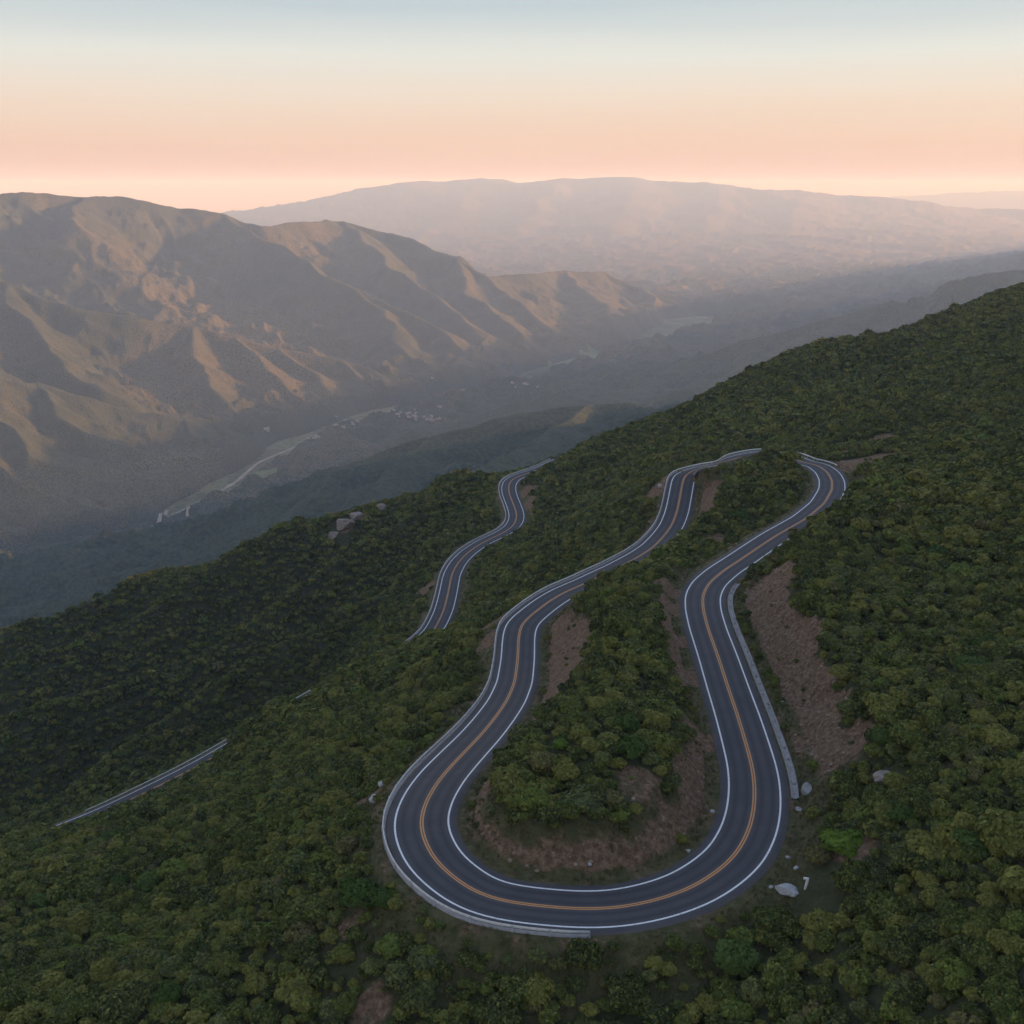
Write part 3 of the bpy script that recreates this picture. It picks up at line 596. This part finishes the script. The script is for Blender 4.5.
pts = np.vstack(pts); px_, py_, dep = project(pts[:, :3]+np.c_[np.zeros((len(pts), 2)), pts[:, 3]*.5])
# the 300 that show largest become shrubs of their own
big = pts[:, 3]/dep*F; inn = (px_ > 4) & (px_ < 1020) & (py_ > 4) & (py_ < 1016)
order = np.argsort(-np.where(inn, big, 0))
HERO = [ # px, py (foot), radius, height factor, material, label
 (845,848,2.5,.95,'bright','vivid lime green shrub beside the bare patch right of the hairpin'),
 (560,750,1.5,.9,'bright','small lime green bush on the wooded island inside the hairpin'),
 (663,712,2.0,.85,'grey','pale silvery grey shrub on the wooded island inside the hairpin'),
 (362,902,2.7,1.2,'fresh','bright green tree just outside the left side of the hairpin'),
 (385,905,1.8,1.0,'fresh','smaller bright green tree close to the hairpin guardrail'),
 (885,745,1.9,1.1,'fresh','rounded fresh green shrub above the right-hand cutting'),
 (735,975,3.0,1.1,'fresh','broad light green tree below the right half of the hairpin'),
 (585,968,2.3,1.2,'leaf','dark tree rising against the end of the hairpin guardrail'),
 (150,890,2.4,1.0,'fresh','bright green shrub on the dark slope at the lower left'),
 (120,885,1.8,.9,'fresh','yellowish green shrub next to a brighter one on the lower left slope'),
 (40,905,1.9,.9,'fresh','light green shrub nearest the left edge of the slope'),
 (852,535,2.2,.9,'fresh','light green shrub on the slope above the far bend cutting'),
 (610,605,2.0,.9,'bright','lime tinted bush on the crest of the island between the two roads'),
 (740,520,2.6,.9,'fresh','rounded bush at the near foot of the mound in the far loop'),
 (970,668,2.6,.8,'fresh','pale green shrub alone on the middle of the right slope'),
 (905,820,2.0,.9,'fresh','small green shrub above the lime one on the right slope'),
 (466,592,1.2,1.0,'fresh','small green bush by the lower road'),
][:16]
protos = [(crown_mesh('crown', 100+i, 1500, .105, tall=[.8, .95, .7, 1.05, .85, .75][i]), stem_mesh(200+i)) for i in range(6)]
used_protos = set()
def place_shrub(x, y, z, s, hf, mat, label, group, k, name='shrub'):
    root = empty(name, (x, y, z-.12*s), random.uniform(0, 6.28)); root.scale = (s, s, s*hf); tag(root, label, name, group)
    for p_ in protos[k]:
        if mat == 'leaf' and p_ in used_protos or mat != 'leaf': o = p_.copy(); COL.objects.link(o)
        else: o = p_; used_protos.add(p_)
        if p_ is protos[k][0] and mat != 'leaf':
            o.data = p_.data.copy(); o.data.materials[0] = M[mat]
        o.parent = root
    return root
taken = []
for px, py, s, hf, mat, label in HERO:
    g_ = sample_ground(px, py); taken.append((g_[0], g_[1], s)); place_shrub(g_[0], g_[1], g_[2], s, hf, mat, label, None, random.randrange(6), 'tree' if s > 2.4 else 'shrub')
keep = np.ones(len(pts), bool)
for x, y, s in taken: keep &= np.hypot(pts[:, 0]-x, pts[:, 1]-y) > s*.85
chosen = [i for i in order if keep[i]][:300-len(HERO)]
MARKS = [(845,840,'the lime green shrub'),(788,893,'the pale boulder'),(806,793,'the upright grey slab'),(885,782,'the tan rock'),(885,745,'the rounded fresh green shrub'),(375,795,'the white rock at the left bend'),(362,895,'the bright green tree left of the hairpin'),(585,950,'the guardrail end tree'),(735,960,'the broad light green tree'),(560,745,'the lime green bush on the island'),(663,702,'the silvery grey shrub on the island'),(150,885,'the brightest left slope shrub'),(40,900,'the light green shrub at the left edge'),(0,1023,'the bottom left corner'),(1023,1023,'the bottom right corner'),(1023,850,'the lower right edge'),(256,1023,'the bottom left edge'),(480,1023,'the bottom edge midpoint'),(700,1023,'the bottom edge below the light tree'),(880,1023,'the bottom right edge'),(905,812,'the small green shrub above the lime one'),(970,668,'the pale green shrub on the right slope'),(790,770,'the end of the concrete drain'),(480,940,'the lowest part of the guardrail'),(600,840,'the brown cutting of the island'),(950,930,'the darkest part of the right slope'),(250,940,'the middle of the lower left slope'),(120,960,'the far lower left slope')]
buckets = {}
def which(i):
    x, y = px_[i], py_[i]; m_ = min(MARKS, key=lambda q: (q[0]-x)**2+(q[1]-y)**2); dx, dy = x-m_[0], y-m_[1]
    o_ = int(round(math.atan2(dy, dx)/(math.pi/4))) % 8; return m_[2], ['right of', 'below and right of', 'below', 'below and left of', 'left of', 'above and left of', 'above', 'above and right of'][o_], math.hypot(dx, dy)
ORD = ['nearest', 'second', 'third', 'fourth', 'fifth', 'sixth', 'seventh', 'eighth', 'ninth', 'tenth', 'eleventh', 'twelfth', 'thirteenth', 'fourteenth']
def region(i):
    x, y = px_[i], py_[i]; s = pts[i, 3]
    size = 'large' if s > 2.0 else 'middling' if s > 1.6 else 'small'
    if 470 < x < 690 and y < 870 and y > 480: w = 'on the wooded island inside the hairpin'
    elif y > 915 and 430 < x < 800: w = 'on the steep slope below the outer edge of the hairpin'
    elif x > 760: w = 'on the dark slope right of the hairpin' if y > 760 else 'on the slope above the right-hand cutting'
    elif x < 470 and y < 880: w = 'on the slope left of the hairpin guardrail'
    else: w = 'on the dark slope at the bottom left corner' if x < 240 else 'on the slope left of and below the hairpin'
    return size, w
for i in chosen:
    m_, d_, r_ = which(i); buckets.setdefault((m_, d_), []).append((r_, i))
for (m_, d_), L_ in sorted(buckets.items()):
    for n_, (r_, i) in enumerate(sorted(L_)):
        size = region(i)[0]; mt_ = 'fresh' if rng.uniform() < .03 else 'leaf'
        place_shrub(pts[i, 0], pts[i, 1], pts[i, 2], pts[i, 3], rng.uniform(.9, 1.3), mt_, f"{size} green shrub, {ORD[min(n_, 13)]} one {d_} {m_}".replace('the bright green tree left of the hairpin', 'the bright tree by the hairpin').replace('below and right of', 'below right of').replace('below and left of', 'below left of').replace('above and left of', 'above left of').replace('above and right of', 'above right of').replace('light green shrub at the left edge', 'left edge shrub').replace('small green shrub above the lime one', 'small shrub above the lime one'), 'shrubs on the slopes around the hairpin', int(rng.integers(6)))
keep[chosen] = False
for pr in protos:
    for p_ in pr:
        if p_ not in used_protos: bpy.data.objects.remove(p_)
# every other shrub: one mass
rest = pts[keep]; pc = bpy.data.collections.new('shrub_forms')
forms = []
for lod, (n_, nl, sz_) in enumerate(((6, 620, .155), (6, 230, .235), (5, 90, .34))):
    for i in range(n_):
        o = crown_mesh('shrub_form_%02d' % len(forms), 300+len(forms), nl, sz_, tall=rng.uniform(.6, 1.35)); COL.objects.unlink(o); pc.objects.link(o); forms.append(o)
lod = np.where(rest[:, 4] < 260, 0, np.where(rest[:, 4] < 500, 1, 2)); base_ = np.array([0, 6, 12])[lod]; cnt = np.array([6, 6, 5])[lod]
var = base_+(rng.uniform(0, 1, len(rest))*cnt).astype(int)
me = bpy.data.meshes.new('scrub'); me.vertices.add(len(rest)); me.vertices.foreach_set('co', (rest[:, :3]-np.c_[np.zeros((len(rest), 2)), rest[:, 3]*.12]).astype(np.float32).ravel())
for nm, v, ty in (('form', var, 'INT'), ('size', rest[:, 3], 'FLOAT'), ('turn', rng.uniform(0, 6.28, len(rest)), 'FLOAT')):
    a_ = me.attributes.new(nm, ty, 'POINT'); a_.data.foreach_set('value', v.astype(np.int32 if ty == 'INT' else np.float32))
scrub = bpy.data.objects.new('scrub', me); COL.objects.link(scrub); tag(scrub, 'dense dark green scrub covering the near hillsides and ridges', 'scrub', None, 'stuff')
def instancer(name, coll):
    ng = bpy.data.node_groups.new(name, 'GeometryNodeTree'); ng.interface.new_socket('Geometry', in_out='INPUT', socket_type='NodeSocketGeometry'); ng.interface.new_socket('Geometry', in_out='OUTPUT', socket_type='NodeSocketGeometry')
    gi, go = ng.nodes.new('NodeGroupInput'), ng.nodes.new('NodeGroupOutput'); m2p = ng.nodes.new('GeometryNodeMeshToPoints'); iop = ng.nodes.new('GeometryNodeInstanceOnPoints'); ci = ng.nodes.new('GeometryNodeCollectionInfo')
    ci.inputs['Collection'].default_value = coll; ci.inputs['Separate Children'].default_value = True; ci.inputs['Reset Children'].default_value = True
    def na(n_, t): q = ng.nodes.new('GeometryNodeInputNamedAttribute'); q.data_type = t; q.inputs['Name'].default_value = n_; return q.outputs['Attribute']
    ng.links.new(gi.outputs[0], m2p.inputs[0]); ng.links.new(m2p.outputs[0], iop.inputs['Points']); ng.links.new(ci.outputs[0], iop.inputs['Instance'])
    iop.inputs['Pick Instance'].default_value = True; ng.links.new(na('form', 'INT'), iop.inputs['Instance Index'])
    cx = ng.nodes.new('ShaderNodeCombineXYZ'); ng.links.new(na('turn', 'FLOAT'), cx.inputs[2]); ng.links.new(cx.outputs[0], iop.inputs['Rotation']); ng.links.new(na('size', 'FLOAT'), iop.inputs['Scale'])
    ng.links.new(iop.outputs[0], go.inputs[0]); return ng
md = scrub.modifiers.new('instances', 'NODES'); md.node_group = instancer('scrub_instances', pc)
g = np.random.default_rng(77); gx, gy = [], []
for L_, k_ in ((ROAD, 42), (LROAD, 14)):
    Nn = frames(L_, L_ is ROAD)
    for i in range(0, len(L_)):
        o_ = g.uniform(5.6, 13, k_)*g.choice([-1, 1], k_); gx.append(L_[i, 0]+Nn[i, 0]*o_+g.normal(size=k_)*.5); gy.append(L_[i, 1]+Nn[i, 1]*o_+g.normal(size=k_)*.5)
gx, gy = np.concatenate(gx), np.concatenate(gy); z, bb, dd, el, r = grid_lookup(gx, gy)
ok = (np.abs(np.arctan2(gx, gy)) < R(28)) & (dd > 5.5) & (bb < .2+.7*g.uniform(size=len(gx))**1.5) & ((z+2)/r >= el-.002); gp = np.c_[gx, gy, z, r][ok]
gc = bpy.data.collections.new('grass_forms')
M['grass'] = leaf_mat('dry_grass', (.07, .085, .025), (.13, .125, .05), (.20, .165, .085), False)
for i in range(4):
    n_ = 26; a_ = g.uniform(0, 6.28, n_); rr = g.uniform(0, .5, n_); bx_, by_ = rr*np.cos(a_), rr*np.sin(a_); h_ = g.uniform(.35, 1, n_); tx, ty = bx_+g.normal(size=n_)*.25, by_+g.normal(size=n_)*.25; w_ = .07; ca, sa_ = np.cos(a_+1.3)*w_, np.sin(a_+1.3)*w_
    V = np.stack([np.c_[bx_-ca, by_-sa_, -.1+0*h_], np.c_[bx_+ca, by_+sa_, -.1+0*h_], np.c_[tx, ty, h_]], 1).reshape(-1, 3)
    o = mesh_obj('grass_form_%d' % i, V, np.arange(3*n_).reshape(-1, 3), M['grass']); attr(o, 'leaf', np.repeat(g.uniform(0, 1, n_), 3)); COL.objects.unlink(o); gc.objects.link(o)
me = bpy.data.meshes.new('grass'); me.vertices.add(len(gp)); me.vertices.foreach_set('co', gp[:, :3].astype(np.float32).ravel())
for nm, v, ty_ in (('form', g.integers(0, 4, len(gp)), 'INT'), ('size', g.uniform(.28, .62, len(gp)), 'FLOAT'), ('turn', g.uniform(0, 6.28, len(gp)), 'FLOAT')):
    q_ = me.attributes.new(nm, ty_, 'POINT'); q_.data.foreach_set('value', v.astype(np.int32 if ty_ == 'INT' else np.float32))
go_ = bpy.data.objects.new('grass', me); COL.objects.link(go_); tag(go_, 'rough olive and straw coloured grass on the road verges', 'grass', None, 'stuff')
go_.modifiers.new('instances', 'NODES').node_group = instancer('grass_instances', gc)
M['chip'] = stone_mat('rubble', (.13, .085, .055), (.36, .27, .20), 1.)
q1, q2, q3 = [], [], []
for k_ in range(2600):
    i_ = int(g.integers(CUT_I[0], CUT_I[1])); o_ = g.uniform(6.8, 17); n_ = frames(ROAD[[(i_-1) % len(ROAD), i_, (i_+1) % len(ROAD)]], False)[1]; q1.append(ROAD[i_, :2]+n_*o_)
for k_ in range(3200):
    i_ = int(g.integers(0, len(ROAD))); o_ = -g.uniform(6.8, 16); n_ = frames(ROAD[[(i_-1) % len(ROAD), i_, (i_+1) % len(ROAD)]], False)[1]; q1.append(ROAD[i_, :2]+n_*o_)
q1 = np.array(q1); z, bb, dd, el, r = grid_lookup(q1[:, 0], q1[:, 1]); ok = (dd > 6.6) & (bb > .42) & (g.uniform(size=len(q1)) < bb); rp = np.c_[q1, z][ok]
rc = bpy.data.collections.new('rubble_forms')
for i in range(4):
    d_ = g.normal(size=(14, 3)); d_ /= np.linalg.norm(d_, axis=1)[:, None]; bm = __import__('bmesh').new()
    for v in d_*g.uniform(.7, 1.1, (14, 1))*np.array([1, .75, .6]): bm.verts.new(v)
    __import__('bmesh').ops.convex_hull(bm, input=bm.verts); me = bpy.data.meshes.new('rubble_form'); bm.to_mesh(me); bm.free(); me.materials.append(M['chip']); o = bpy.data.objects.new('rubble_form_%d' % i, me); rc.objects.link(o)
me = bpy.data.meshes.new('rubble'); me.vertices.add(len(rp)); me.vertices.foreach_set('co', rp.astype(np.float32).ravel())
for nm, v, ty_ in (('form', g.integers(0, 4, len(rp)), 'INT'), ('size', .09+.5*g.uniform(size=len(rp))**4, 'FLOAT'), ('turn', g.uniform(0, 6.28, len(rp)), 'FLOAT')):
    q_ = me.attributes.new(nm, ty_, 'POINT'); q_.data.foreach_set('value', v.astype(np.int32 if ty_ == 'INT' else np.float32))
ro_ = bpy.data.objects.new('rubble', me); COL.objects.link(ro_); tag(ro_, 'loose brown stones lying on the road cuttings', 'rubble', None, 'stuff')
ro_.modifiers.new('instances', 'NODES').node_group = instancer('rubble_instances', rc)
print('SHRUBS', len(pts), 'mass', len(rest))

# ------------------------------------------------------------ things in the valley
def sample_far(px, py, Y0=1300, Y1=14000):
    Ys = np.geomspace(Y0, Y1, 500); p = at_Y(np.full(500, float(px)), np.full(500, float(py)), Ys); z = far_z(p[:, 0].copy(), p[:, 1].copy())[0]
    k = np.argmax(p[:, 2] < z); return np.array([p[k, 0], p[k, 1], z[k]])
def ribbon(name, pix, w, mat, lift=2.0, wn=.35, step=12, taper=False):
    a_ = np.array(pix, float); P_ = at_H(a_[:, 0], a_[:, 1], -FLOOR-8.); P_[:, 2] = 0; P_ = resample(P_, step)
    if len(P_) > 12: P_ = np.stack([smooth(P_[:, 0], 2.5), smooth(P_[:, 1], 2.5), P_[:, 2]], 1)
    Nn = frames(P_, False); n_ = len(P_); s_ = np.arange(n_)*float(step); ww = w*(1+wn*fbm(s_, s_*0+w, 60, 3))
    if taper: ww = ww*sstep(0, 4, np.arange(n_)+.5)*sstep(0, 4, n_-np.arange(n_)-.5)
    cols = 7; V = np.zeros((n_, cols, 3))
    for j in range(cols):
        o = (j/(cols-1)-.5)*ww; V[:, j, :2] = P_[:, :2]+Nn*o[:, None]
    zz = far_z(V[..., 0].ravel(), V[..., 1].ravel())[0]; V[..., 2] = zz.reshape(n_, cols)+lift
    i = np.arange(n_-1)[:, None]; j = np.arange(cols-1)[None, :]; Fc = np.stack([i*cols+j, i*cols+j+1, (i+1)*cols+j+1, (i+1)*cols+j], -1).reshape(-1, 4)
    o = mesh_obj(name, V.reshape(-1, 3), Fc, mat); return tag(o, kind='structure')
M['gravel'] = stone_mat('river_gravel', (.16, .15, .13), (.36, .33, .29), .02); M['track'] = stone_mat('dirt_track', (.26, .22, .17), (.36, .31, .25), .05)
def field_mat():
    m, nt, b = new_mat('field'); N = NB(nt); c = N.ramp(N.noise(.01, 4, .6), [(.3, (.07, .11, .045)), (.55, (.12, .15, .07)), (.75, (.17, .165, .09))]); nt.links.new(c, b.inputs['Base Color']); return m
M['field'] = field_mat()
ribbon('river_bed', [(70,552),(100,545),(128,535),(150,526),(163,518),(185,507),(205,498),(222,488),(238,479),(250,468),(258,461),(268,457),(285,450),(300,444)], 13, M['gravel'])
ribbon('river_bed', [(163,518),(168,528),(160,541),(145,548)], 10, M['gravel'], 2.6); ribbon('river_bed', [(163,518),(167,508)], 12, M['gravel'], 2.9)
ribbon('dirt_track', [(187,521),(196,520),(186,523),(190,532)], 8, M['track'], 3.2)
ribbon('dirt_track', [(300,442),(318,437),(335,431),(352,425)], 16, M['track'], 3.2)
ribbon('dirt_track', [(396,413),(402,409),(425,408)], 14, M['track'], 3.2)
for pix, w in (([(240,492),(262,488),(285,486)], 45), ([(330,430),(352,423),(372,418)], 70), ([(355,424),(385,420),(410,416)], 80), ([(415,413),(440,407),(462,401),(490,392)], 110), ([(500,388),(525,382),(548,376)], 150), ([(560,368),(590,360),(615,352)], 240)):
    ribbon('field', pix, w, M['field'], 1.2, .5, 25, True)
M['wall_white'], _, _ = new_mat('house_wall', (.30, .29, .28)); M['roof'], _, _ = new_mat('roof_metal', (.22, .19, .18), .5)
house0 = None
CL = [(405,415,14,26,'small pale house in the village on the valley floor','houses in the valley village'), (425,420,10,16,'small pale house at the right end of the village','houses at the right end of the village'), (352,425,8,20,'small pale house left of the village beside the fields','houses beside the fields'), (312,440,4,12,'small pale house beside the dry river track','houses beside the river track'), (268,432,4,5,'tiny pale house low on the slope above the river bend','houses above the river bend'), (432,383,1,1,'lone pale building on the slope above the village',None), (520,386,6,18,'faint pale house far up the valley','houses far up the valley')]
for cx, cy_, n_, sp, lab_, grp in CL:
    for k in range(n_):
        g_ = sample_far(cx+rng.normal()*sp*.5, cy_+rng.normal()*sp*.09); hx, hy, hh = 11, 7, 5
        if house0 is None:
            root = empty('house', tuple(g_)); V, Fc = [], []; box(V, Fc, (0, 0), hx, hy, -3, hh, (1, 0)); wl = mesh_obj('wall', V, Fc, M['wall_white'], root)
            rf = mesh_obj('roof', [(-hx-1, -hy-1, hh), (hx+1, -hy-1, hh), (hx+1, hy+1, hh), (-hx-1, hy+1, hh), (-hx-1, 0, hh+4), (hx+1, 0, hh+4)], [(0, 1, 5, 4), (3, 4, 5, 2), (0, 4, 3), (1, 2, 5), (0, 3, 2, 1)], M['roof'], root); house0 = (wl, rf)
        else:
            root = empty('house', tuple(g_))
            for p_ in house0: o = p_.copy(); COL.objects.link(o); o.parent = root
        root.rotation_euler = (0, 0, rng.uniform(0, 3.1)); sc1 = rng.uniform(.4, .85); root.scale = (sc1*rng.uniform(.8, 1.6), sc1, sc1); tag(root, lab_, 'house', grp)

# ------------------------------------------------------------ rocks and roadside things
def rock(name, px, py, r, flat, mat, label, seed, group=None, yaw=0., sx=1.5, sink=.3, cat='rock'):
    g_ = np.random.default_rng(seed); bm = __import__('bmesh').new(); __import__('bmesh').ops.create_icosphere(bm, subdivisions=4, radius=1)
    pl = [(lambda v: v/np.linalg.norm(v))(g_.normal(size=3)) for _ in range(14)]; dd_ = g_.uniform(.62, .92, 14); V = []
    for v in bm.verts:
        c = np.array(v.co)
        for n_, q in zip(pl, dd_):
            t_ = c@n_
            if t_ > q: c = c-n_*(t_-q)
        V.append(c)
    Fc = [[v.index for v in f.verts] for f in bm.faces]; bm.free(); V = np.array(V)
    V = V*(1+.10*fbm(V[:, 0]*3+seed, V[:, 1]*3+V[:, 2]*2, 1., 4)[:, None])*np.array([sx, 1, flat])*r
    p = sample_ground(px, py); o = mesh_obj(name, V, Fc, M[mat]); o.location = (p[0], p[1], p[2]+r*flat*(1-sink)*.5); o.rotation_euler = (0, 0, yaw); return tag(o, label, cat, group)
rock('boulder', 788, 893, 1.25, .5, 'pale_rock', 'pale grey flat boulder on the grass outside the right end of the hairpin', 1, yaw=-.5)
rock('stone_slab', 806, 795, .85, 1.5, 'pale_rock', 'bluish grey upright slab next to the end of the concrete drain', 2, sx=.9, sink=.1, cat='slab')
for i, (px, py, r, l) in enumerate([(788, 859, .3, 'small white stone on the grass midway along the right verge'), (796, 869, .34, 'small white stone just above the pale boulder'), (771, 889, .28, 'small white stone left of the pale boulder'), (798, 812, .45, 'pale stone at the foot of the concrete drain'), (782, 703, .3, 'small white stone on the cutting beside the drain'), (375, 801, .9, 'white rock outside the left bend of the hairpin guardrail'), (384, 786, .8, 'grey rock between the guardrail and the bushes at the left bend'), (712, 813, .35, 'pale upright stone on the inner verge of the hairpin'), (660, 487, 1.0, 'white rock on the bare shoulder of the upper left bend'), (688, 852, .3, 'small pale stone on the inner verge near the hairpin bottom'), (590, 868, .3, 'small pale stone on the brown cutting of the island'), (566, 580, .2, 'tiny pale stone on the verge of the left road')]):
    rock('stone', px, py, r, .8, 'pale_rock', l, 10+i, 'loose pale stones by the road', yaw=i, sx=1.2)
rock('rock', 885, 782, 1.6, .6, 'rock', 'tan rock among the scrub right of the drain end', 40, yaw=.3)
for i, (px, py, r, l) in enumerate([(345, 528, 5.5, 'large pinkish rock outcrop low on the far ridge crest'), (333, 538, 3.5, 'lowest rock outcrop on the far ridge crest'), (357, 520, 4, 'middle rock outcrop on the far ridge crest'), (382, 508, 3, 'small rock outcrop highest on the far ridge crest'), (383, 537, 1.6, 'small grey rock below the outcrops on the far ridge')]):
    rock('rock_outcrop', px, py, r, .75, 'rock', l, 50+i, 'rock outcrops on the far ridge crest', yaw=.9, sx=1.2, sink=.5, cat='outcrop')
V, Fc = [], []; box(V, Fc, (0, 0), .11, .11, -.3, 1.5, (1, 0)); box(V, Fc, (-.28, 0), .32, .09, 1.5, 1.72, (.94, -.34))
p = sample_ground(805, 891); bp = mesh_obj('marker_post', V, Fc, M['white']); bp.location = tuple(p); bp.rotation_euler = (.12, .1, .3); tag(bp, 'white roadside marker post with a broken arm beside the pale boulder', 'marker post')

#@@NEXT2
# ------------------------------------------------------------ the air
if HAZE:
    x0, x1, y0, y1, z0, z1 = -47000, 47000, -47000, 47000, FLOOR-140, 345
    V = [(x, y, z) for z in (z0, z1) for (x, y) in ((x0, y0), (x1, y0), (x1, y1), (x0, y1))]
    hz = mesh_obj('haze', V, [(0, 3, 2, 1), (4, 5, 6, 7), (0, 1, 5, 4), (1, 2, 6, 5), (2, 3, 7, 6), (3, 0, 4, 7)], None)
    m = bpy.data.materials.new('haze'); m.use_nodes = True; nt = m.node_tree; nt.nodes.clear()
    o_ = nt.nodes.new('ShaderNodeOutputMaterial'); pv = nt.nodes.new('ShaderNodeVolumePrincipled'); pv.inputs['Color'].default_value = (.38, .61, 1.0, 1); pv.inputs['Absorption Color'].default_value = (1, 1, 1, 1)
    pv.inputs['Density'].default_value = HAZE_D; pv.inputs['Anisotropy'].default_value = .02; nt.links.new(pv.outputs[0], o_.inputs['Volume'])
    hz.data.materials.append(m); tag(hz, 'pale blue and rose haze filling the valley', 'haze', None, 'stuff')
